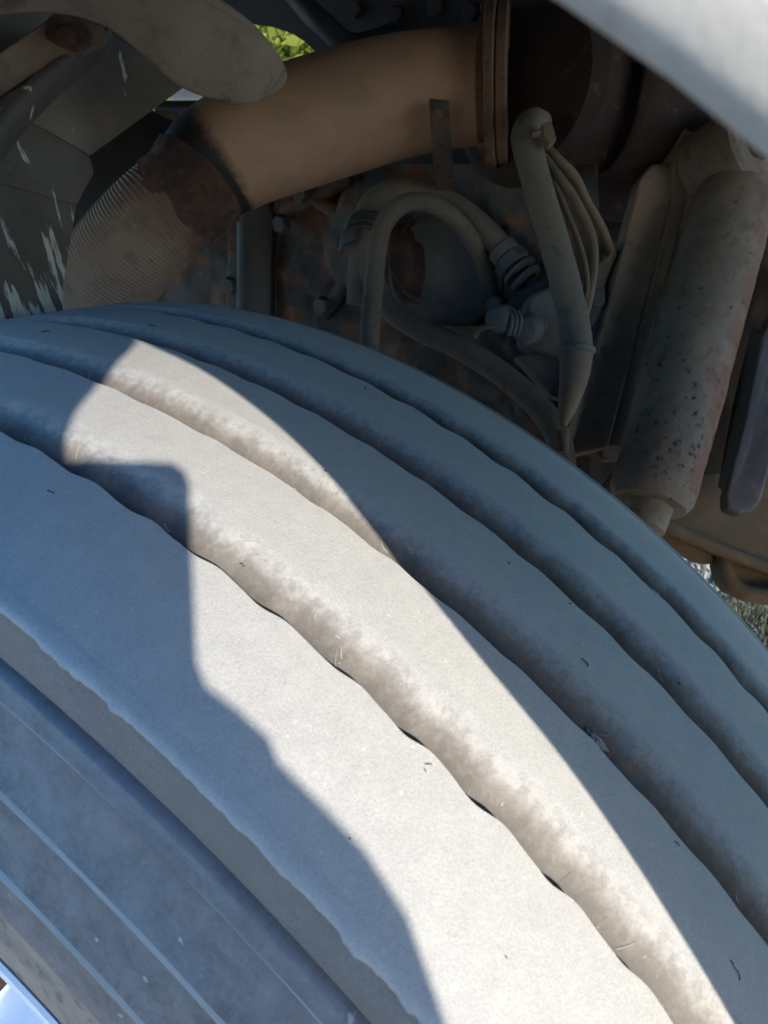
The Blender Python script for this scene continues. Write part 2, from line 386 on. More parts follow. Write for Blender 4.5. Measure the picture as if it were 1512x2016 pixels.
def leaf_mat(name, a, b):
    n = NB(name); n.col(n.mix(n.noise(6, 5, .6), a, b)); n.rough(.6)
    tr = n.n('ShaderNodeBsdfTranslucent'); tr.inputs[0].default_value = (.10, .16, .02, 1)
    ms = n.n('ShaderNodeMixShader'); ms.inputs[0].default_value = .3
    n.l(n.b.outputs[0], ms.inputs[1]); n.l(tr.outputs[0], ms.inputs[2]); n.l(ms.outputs[0], n.out.inputs[0]); return n.m
M_leaf = leaf_mat('hedge_leaf', (.16, .22, .03), (.32, .36, .08))
M_bark = grime('bark', (.10, .07, .05), (.16, .12, .08), None, 12, 60, .9, .8)
def shrub(cx, cy, R, H, label, n=11000):
    rt = empty('shrub', (cx, cy, GZ)); tag(rt, label, 'shrub', 'shrubs beyond the truck')
    rs = np.random.default_rng(int(abs(cx * 71 + cy * 13)))
    V = []; Fc = []
    for i in range(n):
        u = rs.normal(size=3); u /= np.linalg.norm(u); q = rs.uniform(.25, 1) * (1 + .28 * noise.noise(Vector(u * 2.3 + cx)))
        c = Vector((u[0] * R * q, u[1] * R * q, H * .52 + u[2] * H * .5 * q))
        s = rs.uniform(.05, .10); a = Vector(rs.normal(size=3)).normalized(); b = a.orthogonal().normalized()
        k = len(V); c += Vector((cx, cy, GZ))
        V += [c - a * s, c + b * s * .45, c + a * s, c - b * s * .45]; Fc.append((k, k + 1, k + 2, k + 3))
    mobj('crown', V, Fc, M_leaf, rt, False)
    for t in range(4):
        d = Vector((rs.uniform(-.3, .3) * R, rs.uniform(-.3, .3) * R, H * .6)); c = Vector((cx, cy, GZ))
        sweep('stem', [c, c + d * .5, c + d], [.03, .018, .008], M_bark, rt, 8, 7)
r0 = ray(540, 80); r0.z = 0; r0.normalize(); sd = Vector((-r0.y, r0.x, 0))
names = ['bright sunlit leafy shrub seen through the gap above the exhaust pipe', 'leafy green shrub left of the sunlit one beyond the truck',
         'leafy green shrub right of the sunlit one beyond the truck', 'rounded green shrub at the right end of the row', 'rounded green shrub at the left end of the row']
for i, (u, d) in enumerate([(0, 6.2), (-1.7, 6.6), (1.8, 6.8), (3.4, 7.0), (-3.3, 6.4)]):
    p = CP + r0 * d + sd * u; shrub(p.x, p.y, 1.15, 2.5, names[i])

# ------------------------------------------------------------------ wheel
wheel = empty('truck_wheel', (0, 0, 0))
tag(wheel, 'worn dusty truck wheel with four wavy grooves round its tread', 'wheel')
PER = 3.36
XG = [-.080, -.0295, .0225, .0755]; AMP = [.0011, .0005, .0004, .0011]; WID = [.0185, .0225, .0225, .0225]
PH = [38.2, 39.3, 37.9, 40.4]
W = .1300; BIAS = 0.35
def wav(k, th):
    a = 2 * math.pi * (th - PH[k]) / PER
    n = noise.noise(Vector((th * .13, k * 7.1, 0)))
    n2 = noise.noise(Vector((th * .9, k * 3.1, 5)))
    s = -math.sin(a + .35 * math.sin(a)) 
    return XG[k] + AMP[k] * s * (1 + .5 * n) + .0005 * n2 + .0006 * n
def crown(x):
    r = .5 - BIAS * x * x
    if x < -.118: r -= (-.118 - x) ** 2 * 14
    return r
ths = []
t = -24.0
while t < 62: ths.append(t); t += .16
while t < 336 - .01: ths.append(t); t += 1.2
NT = len(ths)
def sstep(u): u = max(0, min(1, u)); return u * u * (3 - 2 * u)
def loft(name, pf, m, parent, sharp=None):
    V = []; Fc = []; U = []; n = None
    for th in ths:
        p = pf(th); n = len(p); s, c = math.sin(math.radians(th)), math.cos(math.radians(th))
        for j_, (x, r) in enumerate(p): V.append((x, r * s, r * c)); U.append((j_ / (n - 1), th * .1))
    for i in range(NT):
        k = (i + 1) % NT
        for j in range(n - 1):
            Fc.append((i * n + j, k * n + j, k * n + j + 1, i * n + j + 1))
    return mobj(name, V, Fc, m, parent, True, U, sharp)
def hn(th, x, sc, sd=0):      # noise on the wheel surface
    a = math.radians(th); return noise.noise(Vector((x * sc + sd, math.sin(a) * .5 * sc, math.cos(a) * .5 * sc)))
# sidewall + shoulder profile (outer side)
def shoulder(th):
    e = .0006 * hn(th, 0, 60, 4) + .0005 * hn(th, 0, 220, 9)
    rag = max(0, hn(th, 0, 130, 2)) * .0022
    p = [(W - .0012, crown(W - .0012)), (W + e + .0002, crown(W) - .0008), (W + e * .7 + rag * .4, .4915), (W - .0009, .4900 - rag), (W - .0012, .484 ), (W - .0014, .476), (W - .0022, .468), (.1262, .4642), (.1250, .4638), (.1180, .4634), (.1178, .4612)]
    return p
def sidew(th):
    g = .0004 * hn(th, 0, 18, 1)
    ctrl = [(.1178, .4612), (.1180, .4600), (.1262, .4597), (.1284, .4593), (.1290, .4587), (.1293, .4575), (.1296, .4545), (.1306, .4537), (.1310, .4525), (.1306, .4512), (.1322, .447), (.1352, .439), (.1382, .4315), (.1402, .4285), (.1409, .4265), (.1406, .4240),
            (.1425, .416), (.1443, .407), (.1452, .4005), (.1464, .3985), (.1468, .3965), (.1464, .3945), (.1462, .388), (.1462, .376), (.1458, .3645)]
    return [(x + g, r + g * .5) for x, r in ctrl]
def bead(th):
    g = .0006 * hn(th, 0, 30, 7)
    return [(.1458 + g * 0 , .3645), (.1452 + g, .3625), (.1436 + g, .3600), (.1424 + g, .350), (.1414 + g, .3375), (.1424 + g, .3335), (.1420 + g, .3300), (.1402, .321), (.1392, .310), (.1385 + g, .303), (.1374, .297), (.1355, .290), (.12, .286)]
tyre = loft('tyre', sidew, M_side, wheel, 50)
sh = loft('shoulder', shoulder, M_should, tyre, 40)
bd = loft('bead', bead, M_bead, tyre, 50)
def ridge(r0, x0, h, wd):
    def f(th):
        k = hn(th, 0, 25, r0 * 10); hh = h * (.8 + .5 * k)
        return [(x0 - .0006, r0 + wd), (x0 + hh * .7, r0 + wd * .5), (x0 + hh, r0), (x0 + hh * .6, r0 - wd * .6), (x0 - .0008, r0 - wd)]
    return f
for (r0_, x0_, h_, w_) in ((.4520, .1305, .0006, .0009), (.4265, .1407, .0010, .0016), (.3965, .1467, .0012, .0018)):
    loft('raised_ring', ridge(r0_, x0_, h_, w_), M_ridge, tyre, None)
# thin ragged lip of worn rubber hanging over the shoulder
def lipf(th):
    g = max(0, hn(th, 0, 95, 31) + .5 * hn(th, 0, 310, 12)) * .0026
    return [(W - .0050, crown(W - .0050) + .00015), (W - .0014, crown(W - .0014) + .0004), (W + .0004 + g * .5, crown(W) - .0001), (W + .0009 + g, crown(W) - .0012 - g * .3), (W + .0002 + g * .5, crown(W) - .0028 - g * .9), (W - .0010, crown(W) - .0034 - g * .6)]
loft('worn_lip', lipf, M_rib, tyre, None)
# ribs and grooves
def edges_at(th):
    return [wav(k, th) for k in range(4)]
def groove(k):
    def f(th):
        xe = wav(k, th); w_ = WID[k] * (1 + .10 * hn(th, 0, 9, k * 5)); wv = (xe - XG[k])
        xf = XG[k] - w_ + wv * (.7 if k == 3 else .3) + .0008 * hn(th, 0, 22, k * 3 + 1)
        D = .0115 if k else .0095
        pts = []
        r_e = crown(xe)
        pts.append((xe, r_e)); pts.append((xe - .0001, r_e - .0006)); pts.append((xe - .0006, r_e - D * .55)); pts.append((xe - .0016, r_e - D * .88))
        pts.append((xe - .0036, r_e - D))
        x1 = xe - .0036; N = 14
        for i in range(1, N + 1):
            u = i / N; x = x1 + (xf - x1) * u
            b = max(0, (u - .10) / .90); d = D * ((1 - b) ** 2.5) * .8 + D * .2 * (1 - sstep(b))
            nz = (.0004 * hn(th, x, 260, 3) + .0003 * hn(th, x, 90, 8)) * math.sin(math.pi * u)
            pts.append((x, crown(x) - d + nz))
        pts[-1] = (xf, crown(xf))
        return pts
    return f
def far_edge(k, th): return groove(k)(th)[-1][0]
GP = [groove(k) for k in range(4)]
cache = {}
def rib(a, b):       # from x = a(th) (low) to b(th) (high)
    def f(th):
        x0, x1 = a(th), b(th); P = []
        for u in (0, .02, .06, .15, .3, .45, .6, .75, .88, .95, .985, 1):
            x = x0 + (x1 - x0) * u
            wob = (.00025 * hn(th, x, 14, 2)) * math.sin(math.pi * u)
            P.append((x, crown(x) + wob))
        return P
    return f
lows = [lambda th: -.1290] + [lambda th, k=k: wav(k, th) for k in range(4)]
highs = [lambda th, k=k: GP[k](th)[-1][0] for k in range(4)] + [lambda th: W - .0012]
rl = ['innermost tread rib at the far shoulder', 'second tread rib from the far side', 'middle tread rib', 'fourth tread rib, half of it sunlit', 'widest tread rib beside the near sidewall']
for i in range(5): loft('tread_rib', rib(lows[i], highs[i]), M_rib, tyre, None)['label'] = rl[i]
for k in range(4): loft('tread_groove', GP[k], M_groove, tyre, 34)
# dry fibres and grit caught in the grooves
rs = random.Random(11); V = []; Fc = []
M_fib = grime('dry_fibre', (.45, .40, .32), (.33, .30, .25), None, 40, 90, .8, .1)
def surf(x, th):
    k = min(range(4), key=lambda q: abs(x - XG[q] + .009)); P = GP[k](th)
    for (xa, ra), (xb, rb) in zip(P[:-1], P[1:]):
        if xb <= x <= xa: return ra + (rb - ra) * (xa - x) / max(1e-9, xa - xb)
    return crown(x)
for i in range(60):
    k = rs.choice([3, 3, 3, 2, 2, 1, 0]); th = rs.uniform(0, 52); x = XG[k] - rs.uniform(.003, .017)
    L = rs.uniform(.0015, .006); a = rs.uniform(0, 3.14); rr_ = rs.uniform(.00008, .00016); prev = None
    for q in range(5):
        aa = a + (q - 2) * rs.uniform(.0, .3); x += math.cos(aa) * L / 4; th += math.degrees(math.sin(aa) * L / 4 / .5)
        r = surf(x, th) + .0004 + rr_; s_, c_ = math.sin(math.radians(th)), math.cos(math.radians(th))
        ctrp = Vector((x, r * s_, r * c_)); b = len(V)
        for m_ in range(3):
            g = m_ * 2.094; V.append(ctrp + Vector((math.cos(g), math.sin(g) * c_, math.sin(g))) * rr_)
        if prev is not None:
            for m_ in range(3): Fc.append((prev + m_, prev + (m_ + 1) % 3, b + (m_ + 1) % 3, b + m_))
        prev = b
fb = mobj('groove_fibres', V, Fc, M_fib, tyre, True); fb['kind'] = 'stuff'
def on_tyre(px, py, R0=.4993):
    d = ray(px, py); a = d.y ** 2 + d.z ** 2; b = CP.y * d.y + CP.z * d.z; c = CP.y ** 2 + CP.z ** 2 - R0 ** 2
    t = (-b - math.sqrt(max(0, b * b - a * c))) / a; p = CP + d * t
    return p.x, math.degrees(math.atan2(p.y, p.z))
V = []; Fc = []
M_nick = grime('cut_rubber', (.035, .034, .034), (.06, .058, .055), None, 40, 200, .8, .3)
nicks = [(100, 958, 16, 20), (848, 1500, 14, 10), (842, 1512, 8, 60), (1452, 1915, 30, 65), (1440, 1895, 12, 60), (640, 930, 8, 20), (300, 640, 16, 10), (90, 655, 18, -10), (720, 760, 6, 30),
         (1335, 1345, 10, 40), (1150, 1305, 22, 48), (1330, 1660, 14, 40), (1000, 1110, 8, 40), (1120, 1190, 6, 10), (480, 1110, 6, 0), (700, 1640, 6, 30), (1010, 1880, 8, 60)]
for (px, py, L, ang) in nicks:
    prev = None; rs2 = random.Random(px)
    for q in range(6):
        u = q / 5; a = math.radians(ang) + (u - .5) * .5
        X, T_ = on_tyre(px + math.cos(a) * L * (u - .5), py + math.sin(a) * L * (u - .5) + rs2.uniform(-.8, .8))
        r = crown(X) + .0003; hw = .00018 * math.sin(math.pi * (u * .9 + .05)) + .00003; b = len(V)
        s_, c_ = math.sin(math.radians(T_)), math.cos(math.radians(T_))
        V += [Vector((X + hw, (r - .0004) * s_, (r - .0004) * c_)), Vector((X, (r + .0002) * s_, (r + .0002) * c_)), Vector((X - hw, (r - .0004) * s_, (r - .0004) * c_))]
        if prev is not None: Fc += [(prev, prev + 1, b + 1, b), (prev + 1, prev + 2, b + 2, b + 1)]
        prev = b
nk = mobj('cut_marks', V, Fc, M_nick, tyre, True); nk['kind'] = 'stuff'
M_groove_lump = rubber_tread('crust_dust', (.27, .265, .25), (.15, .145, .14), (.36, .60))
def crust(px, py, r, seed):
    X, T_ = on_tyre(px, py); bm = bmesh.new(); bmesh.ops.create_icosphere(bm, subdivisions=4, radius=1)
    s_, c_ = math.sin(math.radians(T_)), math.cos(math.radians(T_)); up = Vector((0, s_, c_)); side = Vector((1, 0, 0)); fw = up.cross(side)
    base = Vector((X, 0, 0)) + up * (surf(X, T_) - .0001)
    for v in bm.verts:
        q = v.co.copy(); k = 1 + .35 * noise.noise(q * 1.6 + Vector((seed, 0, 0))) + .45 * noise.noise(q * 4 + Vector((seed, 0, 0))) + .3 * noise.noise(q * 9)
        v.co = base + (side * q.x * .75 + fw * q.y * 1.2) * r * k + up * q.z * r * .16 * k
    me = bpy.data.meshes.new('mud_crust'); bm.to_mesh(me); bm.free(); me.materials.append(M_groove_lump)
    me.polygons.foreach_set('use_smooth', [True] * len(me.polygons))
    o = bpy.data.objects.new('mud_crust', me); link(o, tyre)
crust(1198, 1440, .0038, 1); crust(1305, 1145, .0036, 4)
# far shoulder and inner sidewall
def inner(th):
    P = []
    for u in range(9):
        a = u / 8 * math.pi / 2
        P.append((-.129 - .013 * math.sin(a), crown(-.129) - .016 * (1 - math.cos(a))))
    return P[::-1][:0] + P + [(-.146, .46), (-.150, .42), (-.148, .38), (-.140, .33), (-.130, .292)]
loft('inner_sidewall', inner, M_side, tyre, None)
# rim
rim = lathe('rim', (0, 0, 0), (1, 0, 0), [(.118, .2850), (.1335, .2860), (.1365, .2895), (.1385, .2892), (.1392, .286), (.138, .282), (.132, .278), (.120, .276), (.085, .268), (.07, .262), (.06, .24), (.052, .20), (.046, .17), (.045, .12), (.05, .09), (.11, .085), (.115, .07), (.115, 0)], M_rim, wheel, 96)
lathe('inner_rim', (0, 0, 0), (1, 0, 0), [(-.13, .2915), (-.132, .286), (-.11, .275), (.05, .262)], M_rim, wheel, 96)
lathe('brake_drum', (0, 0, 0), (1, 0, 0), [(-.16, 0), (-.16, .21), (-.02, .21), (.0, .19), (.0, 0)], M_flange, wheel, 64)
for i in range(10):
    a = 2 * math.pi * i / 10
    hexnut('wheel_nut', (.046, .1675 * math.sin(a), .1675 * math.cos(a)), (1, 0, 0), .018, .025, M_flange, wheel)

# ------------------------------------------------------------------ fender over the wheel
fend = empty('fender', (.16, .3, .67)); tag(fend, 'pale painted fender edge, out of focus in the top right corner', 'fender')
XF = .162
lip_deg = [-62, -50, -35, -20, -5, 8, 15, 21.6, 25.3, 29.1, 31.4, 33.6, 35.5, 37.6, 40.6, 42.6, 45.1, 47.8, 54, 62, 68]
lip_r = [.70, .69, .685, .68, .678, .675, .672, .6706, .679, .6768, .6712, .663, .657, .651, .6485, .644, .6375, .6307, .62, .62, .64]
def lipr(d): return float(np.interp(d, lip_deg, lip_r))
degs = [-62 + i * 1.0 for i in range(131)]
# smooth it
rr = np.array([lipr(d) for d in degs]); 
for _ in range(2): rr = np.convolve(np.pad(rr, 1, 'edge'), [.25, .5, .25], 'valid')
V = []; Fc = []
rowdefs = []
for d, r in zip(degs, rr):
    s, c = math.sin(math.radians(d)), math.cos(math.radians(d))
    row = []
    for (dx, dr) in ((-.022, .004), (-.020, .001), (-.012, .0), (-.006, .0), (-.002, .001), (.0, .0035), (.0008, .008)):
        row.append((XF + dx, (r + dr) * s, (r + dr) * c))
    rowdefs.append(row)
n = 7
for row in rowdefs: V += row
for i in range(len(degs) - 1):
    for j in range(n - 1): Fc.append((i * n + j, i * n + j + 1, (i + 1) * n + j + 1, (i + 1) * n + j))
mobj('rolled_lip', V, Fc, M_lip, fend, True, None)
# outer skin: from the lip to a rectangle
V = []; Fc = []
def rect_hit(d):
    s, c = math.sin(math.radians(d)), math.cos(math.radians(d)); best = 9
    for lim, comp in ((1.5, s), (1.6, -s), (1.15, c)):
        if comp > 1e-6: best = min(best, lim / comp)
    return best
for d, r in zip(degs, rr):
    s, c = math.sin(math.radians(d)), math.cos(math.radians(d)); R1 = rect_hit(d)
    for u in (0, .02, .05, .12, .3, .6, 1):
        q = (r + .008) + (R1 - r - .008) * u
        bulge = .0008 + .014 * math.sin(min(1, u / .3) * math.pi / 2)
        V.append((XF + bulge, q * s, q * c))
n = 7
for i in range(len(degs) - 1):
    for j in range(n - 1): Fc.append((i * n + j, i * n + j + 1, (i + 1) * n + j + 1, (i + 1) * n + j))
mobj('skin', V, Fc, M_fender, fend, True, None)
mobj('inner_liner', [(x - .016 - (.022 if i % 7 else .0), y, z) for i, (x, y, z) in enumerate(V)], [tuple(reversed(f)) for f in Fc], M_rail, fend, True, None)
# floor of the cab above the wheel
cabf = slab('cab_floor', [(-1.7, -1.6, 1.0), (.155, -1.6, 1.0), (.155, 1.5, 1.0), (-1.7, 1.5, 1.0)], .03, M_rail, None, .005, nrm=(0, 0, -1))
tag(cabf, 'dark underside of the cab above the wheel', 'panel')

# ------------------------------------------------------------------ added unseen sheet, shaped to cast the left shadow
LE = [(-.025, .037, .498), (.015, .061, .496), (.046, .080, .493), (.065, .095, .489), (.073, .104, .487), (.060, .117, .485), (.046, .130, .482), (.046, .136, .480), (.052, .144, .478),
      (.078, .169, .468), (.105, .195, .456), (.109, .202, .453), (.108, .213, .448), (.108, .223, .443), (.111, .228, .440), (.111, .244, .431), (.112, .257, .424), (.116, .272, .414), (.127, .289, .401), (.140, .33, .33)]
TD = .50
u_ = SUN.cross(Vector((0, 0, 1))).normalized(); v_ = SUN.cross(u_).normalized()
if v_.z < 0: v_ = -v_
ctr = Vector((.05, .14, .48)) + SUN * TD
def onpl(p):
    p = Vector(p); d = p - ctr; return ctr + u_ * d.dot(u_) + v_ * d.dot(v_)
poly = [onpl(p) for p in LE]
if u_.dot(Vector((1, -1, 0))) < 0: u_ = -u_      # u_ points to the left of the photograph
last = poly[-1]; first = poly[0]
poly += [last - v_ * .12, last - v_ * .12 + u_ * .30, first + u_ * .30 + v_ * .0, first + u_ * .05 + v_ * .10, first + v_ * .10 - u_*.01]
blk = slab('shadow_blocker', poly, .004, M_plate, None, 0, nrm=-SUN)
tag(blk, 'added unseen apron hanging outboard of the wheel, outside the picture', 'blocker')
for k_ in (.06, .24):
    a_ = first + u_ * k_ - v_ * .02
    sweep('blocker_rod', [a_, a_ + v_ * .16 + SUN * .01, Vector((XF + .012, a_.y + .02, a_.z + .34))], .007, M_rail, blk, 24, 12)  # rods added to hold the unseen blocker up

# ------------------------------------------------------------------ exhaust
ex = empty('exhaust_pipe', atd(680, 220, .75)); tag(ex, 'thick tan steel exhaust pipe curving across the top behind the wheel', 'exhaust pipe')
pc = [(392, 355, .70), (432, 318, .70), (500, 281, .70), (590, 249, .705), (690, 218, .71), (790, 192, .715), (890, 176, .715), (972, 170, .708)]
prr = [.0440, .0480, .0505, .0520, .0520, .0510, .0490, .0480]
pl = [atd(*p) for p in pc]
sweep('pipe', pl, prr, M_pipe, ex, 120, 64)
jt = (pl[1] - pl[0]).normalized()
sweep('soot_collar', [pl[0] - jt * .020, pl[0] - jt*.008, pl[0] + jt * .006], [.0430, .0440, .0450], M_soot, ex, 14, 48, bump=.0008, bs=60)
# rusty coupling
cq = pl[0] - jt * .014
fl = [(385, 362, .695), (362, 388, .69), (305, 438, .69), (243, 505, .70), (195, 570, .72), (150, 640, .76), (105, 720, .83)]
fp = [atd(*p) for p in fl]
sweep('rusty_sleeve', [fp[0] + jt * .004, fp[1], atd(346, 402, .692)], [.0445, .0440, .0445], M_rust, ex, 60, 72, bump=.0045, bs=45)
sweep('flexible_section', [atd(356, 393, .692), fp[2], fp[3], fp[4], fp[5], fp[6]], [.0425, .0435, .044, .044, .043, .043], M_flex, ex, 900, 56,
      mod=lambda r, u, L, a: r + .00042 * math.sin(2 * math.pi * L / .0029 + a) + .0003 * math.sin(a * 22 + L * 320))
# end flange pair at the right
ax = (pl[-1] - pl[-2]).normalized()
e0 = pl[-1] - ax * .012
lathe('pipe_rim', e0 - ax * .001, ax, [(0, .047), (.001, .054), (.006, .055), (.007, .048)], M_flange, ex, 64)
lathe('flange', e0, ax, [(.006, .04), (.006, .0655), (.007, .067), (.014, .067), (.0155, .065), (.0155, .04)], M_flange, ex, 72)
lathe('flange', e0 + ax * .0165, ax, [(0, .04), (.0, .064), (.001, .065), (.008, .065), (.009, .063), (.009, .03)], M_flange, ex, 72)
for i in range(8):
    a = 2 * math.pi * i / 8 + .1; N = ax.orthogonal().normalized(); B = ax.cross(N)
    hexnut('bolt', e0 + ax * .006 + (N * math.cos(a) + B * math.sin(a)) * .060, -ax, .0045, .005, M_flange, ex)
# strap that holds the pipe
st = slab('strap', [atd(845, 203, .66), atd(884, 207, .66), atd(888, 290, .68), atd(898, 400, .80), atd(862, 400, .80), atd(850, 290, .68)], .005, M_strap, ex, .001, sub=2, bump=.0008, bs=60)
hexnut('strap_bolt', atd(860, 226, .66), -ray(860, 226).normalized(), .006, .005, M_flange, ex)

# muffler to the right of the flange
mf = empty('silencer', atd(1130, 230, .9)); tag(mf, 'dark rusty silencer drum to the right of the pipe flange', 'silencer')
m0 = e0 + ax * .035
md = (atd(1290, 260, .86) - m0).normalized()
sweep('drum', [m0 + ray(1000, 100) * .015, atd(1090, 180, .80), atd(1230, 200, .84), atd(1400, 240, .92)], [.06, .098, .12, .12], M_muff, mf, 90, 72, bump=.004, bs=22)
lathe('drum_end', m0 + Vector((0, 0, 0)), md, [(-.002, .0), (.0, .075), (.012, .085)], M_muff, mf, 48)

# ------------------------------------------------------------------ chassis rail, cross members
ra = atx(300, 60, -.85)
rail = empty('chassis_rail', (-.62, 0, .9)); tag(rail, 'black chassis rail along the top behind the pipe', 'chassis rail')
def box(name, lo, hi, m, parent, bev=.004):
    x0, y0, z0 = lo; x1, y1, z1 = hi
    return slab(name, [(x1, y0, z0), (x1, y1, z0), (x1, y1, z1), (x1, y0, z1)], x1 - x0, m, parent, bev, nrm=(1, 0, 0))
# web of the rail with an arched cut-out through which the shrub shows
def yz(px, py, x): p = atx(px, py, x); return p.y, p.z
XR = -.62
pts = [(1300, -200), (-300, -200), (-300, 160), (120, 150), (300, 120), (330, 60), (420, 30), (500, 48), (540, 54), (575, 66), (600, 82), (622, 103), (700, 128), (1300, 120)]
slab('web', [(XR, *yz(a, b, XR)) for a, b in pts], .02, M_rail, rail, 0, nrm=(1, 0, 0))
slab('cross_member', [atx(a, b, -.80) for a, b in ((640, 250), (1300, 200), (1300, 500), (250, 560), (300, 400))], .06, M_rail, rail, .004, nrm=(1, 0, 0))
for (a, b) in ((700, 20), (780, 30), (860, 16), (930, 24)):
    hexnut('rivet', atx(a, b, XR + .001), (1, 0, 0), .009, .007, M_rail, rail)
sweep('cable_conduit', [atd(560, -40, .85), atd(600, 10, .84), atd(640, 50, .83), atd(700, 90, .84), atd(800, 60, .86)], .012, M_rail, rail, 40, 16)

# ------------------------------------------------------------------ gearbox / engine casting behind the wheel
gb = empty('gearbox', atd(700, 560, 1.0)); tag(gb, 'rust blotched grey gearbox casting behind the hoses', 'gearbox')
def relief(name, x0, x1, y0, y1, X, m, parent, amp, sc, nx=90, ny=70, fn=None):
    """a rough casting wall on the plane X spanning the pixel box, with real relief"""
    V = []; Fc = []
    for j in range(ny + 1):
        for i in range(nx + 1):
            px = x0 + (x1 - x0) * i / nx; py = y0 + (y1 - y0) * j / ny
            p = atx(px, py, X)
            h = amp * (noise.noise(p * sc) + .5 * noise.noise(p * sc * 2.4) + .25 * noise.noise(p * sc * 6))
            if fn: h += fn(px, py)
            V.append(p + Vector((h, 0, 0)))
    for j in range(ny):
        for i in range(nx):
            a = j * (nx + 1) + i; Fc.append((a, a + 1, a + nx + 2, a + nx + 1))
    return mobj(name, V, Fc, m, parent, True)
def casfn(px, py):
    h = 0
    h += .025 * sstep((px - 455) / 20) * (1 - sstep((px - 528) / 6))
    h += .012 * sstep((px - 545) / 8)
    h += .03 * sstep((py - 690) / 60)
    d = math.hypot(px - 790, (py - 480)) ; h += .02 * sstep((150 - d) / 40)
    return h
relief('casing', 250, 1188, 322, 1100, -.57, M_block, gb, .010, 16, 150, 110, casfn)
lathe('round_cover', atd(878, 535, .83), -ray(850, 520) , [(-.05, .062), (0.0, .061), (.005, .057), (.008, .045), (.007, .03), (.010, .012), (.010, 0)], M_block2, gb, 64)
slab('rusty_boss', [atd(a, b, .815) for a, b in ((768, 428), (812, 420), (836, 470), (838, 540), (826, 592), (796, 570), (770, 530), (758, 470))], .03, M_rust, gb, .004, 2, sub=2, bump=.004, bs=55)
for (a, b, c_, d_) in ((570, 350, 690, 440), (690, 350, 560, 420), (640, 620, 700, 520), (1110, 700, 1010, 830)):
    sweep('casting_rib', [atx(a, b, -.555), atx((a + c_) / 2, (b + d_) / 2, -.55), atx(c_, d_, -.555)], .009, M_block, gb, 30, 12, bump=.002, bs=60)
sweep('seam', [atx(538, 420, -.553), atx(536, 500, -.553), atx(535, 640, -.553)], .0035, M_dark, gb, 20, 8)
for (a, b) in ((560, 440), (640, 600), (460, 560), (600, 380), (980, 600)):
    hexnut('casing_bolt', atx(a, b, -.545), (1, 0, 0), .011, .012, M_block2, gb)
bx = sweep('casing_pipe', [atd(497, 400, .86), atd(500, 480, .86), atd(498, 640, .86)], .018, M_block2, gb, 20, 20)
rockers = relief('mount_bracket', 740, 1180, 640, 900, -.50, M_block, gb, .012, 24, 70, 40, lambda a, b: .02 * noise.noise(Vector((a * .012, b * .015, 0))))

# ------------------------------------------------------------------ hoses
def hose(name, pts, r, label, m=M_hose, n=80, seg=22, cat='hose', grp=None, mod=None):
    o = sweep(name, [atd(*p) for p in pts], r, m, None, n, seg, bump=.0004, bs=80, mod=mod); tag(o, label, cat, grp); return o
hose('air_hose', [(705, 600, .80), (708, 530, .795), (712, 470, .79), (728, 408, .785), (775, 377, .78), (840, 380, .78), (905, 412, .78), (960, 458, .78), (995, 495, .78)], .0118, 'thick dusty hose arching over the round cover to a brass union')
hose('air_hose', [(727, 720, .70), (729, 640, .705), (735, 570, .71), (742, 500, .715), (757, 440, .72), (795, 402, .725), (850, 402, .735), (905, 440, .76), (945, 500, .79), (965, 570, .83), (985, 660, .88)], [.0088, .0088, .0085, .0085, .0085], 'thinner pale hose dropping straight down behind the tyre')
hose('air_hose', [(700, 440, .80), (722, 520, .79), (760, 600, .78), (820, 645, .765), (900, 682, .75), (985, 735, .73), (1050, 790, .71), (1095, 850, .69), (1110, 920, .68)], .0112, 'long dusty hose sagging diagonally down to the right behind the tyre')
# ties on the loop
for pts, lab in (([(678, 470, .765), (690, 430, .762), (715, 418, .76), (765, 428, .765)], 'blue grey cable tie round both hoses at the left bend'),):
    ct = empty('cable_tie', atd(715, 440, .76)); tag(ct, lab, 'cable tie')
    for k in range(3):
        q = [(a - 4 * k, b + 13 * k, d) for a, b, d in pts]
        sweep('tie_band', [atd(*p) for p in q], .0042, M_tie, ct, 24, 10, flat=.5)
    slab('tie_head', [atd(670, 455, .755), atd(692, 448, .755), atd(697, 472, .755), atd(676, 480, .755)], .01, M_tie, ct, .001)
# union at the end of the loop
un = empty('hose_union', atd(1020, 530, .78)); tag(un, 'ribbed metal union at the end of the arching hose', 'hose fitting')
ud = atd(1060, 575, .77) - atd(990, 490, .78); ul = ud.normalized(); u0 = atd(985, 487, .78)
lathe('ferrule', u0, ul, [(0, .0125), (.002, .0150), (.012, .0150), (.013, .013)], M_block2, un, 28)
hexnut('nut', u0 + ul * .014, ul, .0175, .012, M_tie, un)
for k in range(2):
    lathe('ring', u0 + ul * (.029 + .010 * k), ul, [(0, .010), (.0005, .0175 - .001 * k), (.004, .0175 - .001 * k), (.0055, .010)], M_tie, un, 28)
slab('elbow_plate', [atd(1000, 590, .78), atd(1040, 560, .78), atd(1085, 545, .78), atd(1100, 575, .78), atd(1040, 600, .78), atd(980, 625, .78)], .02, M_tie, un, .004)

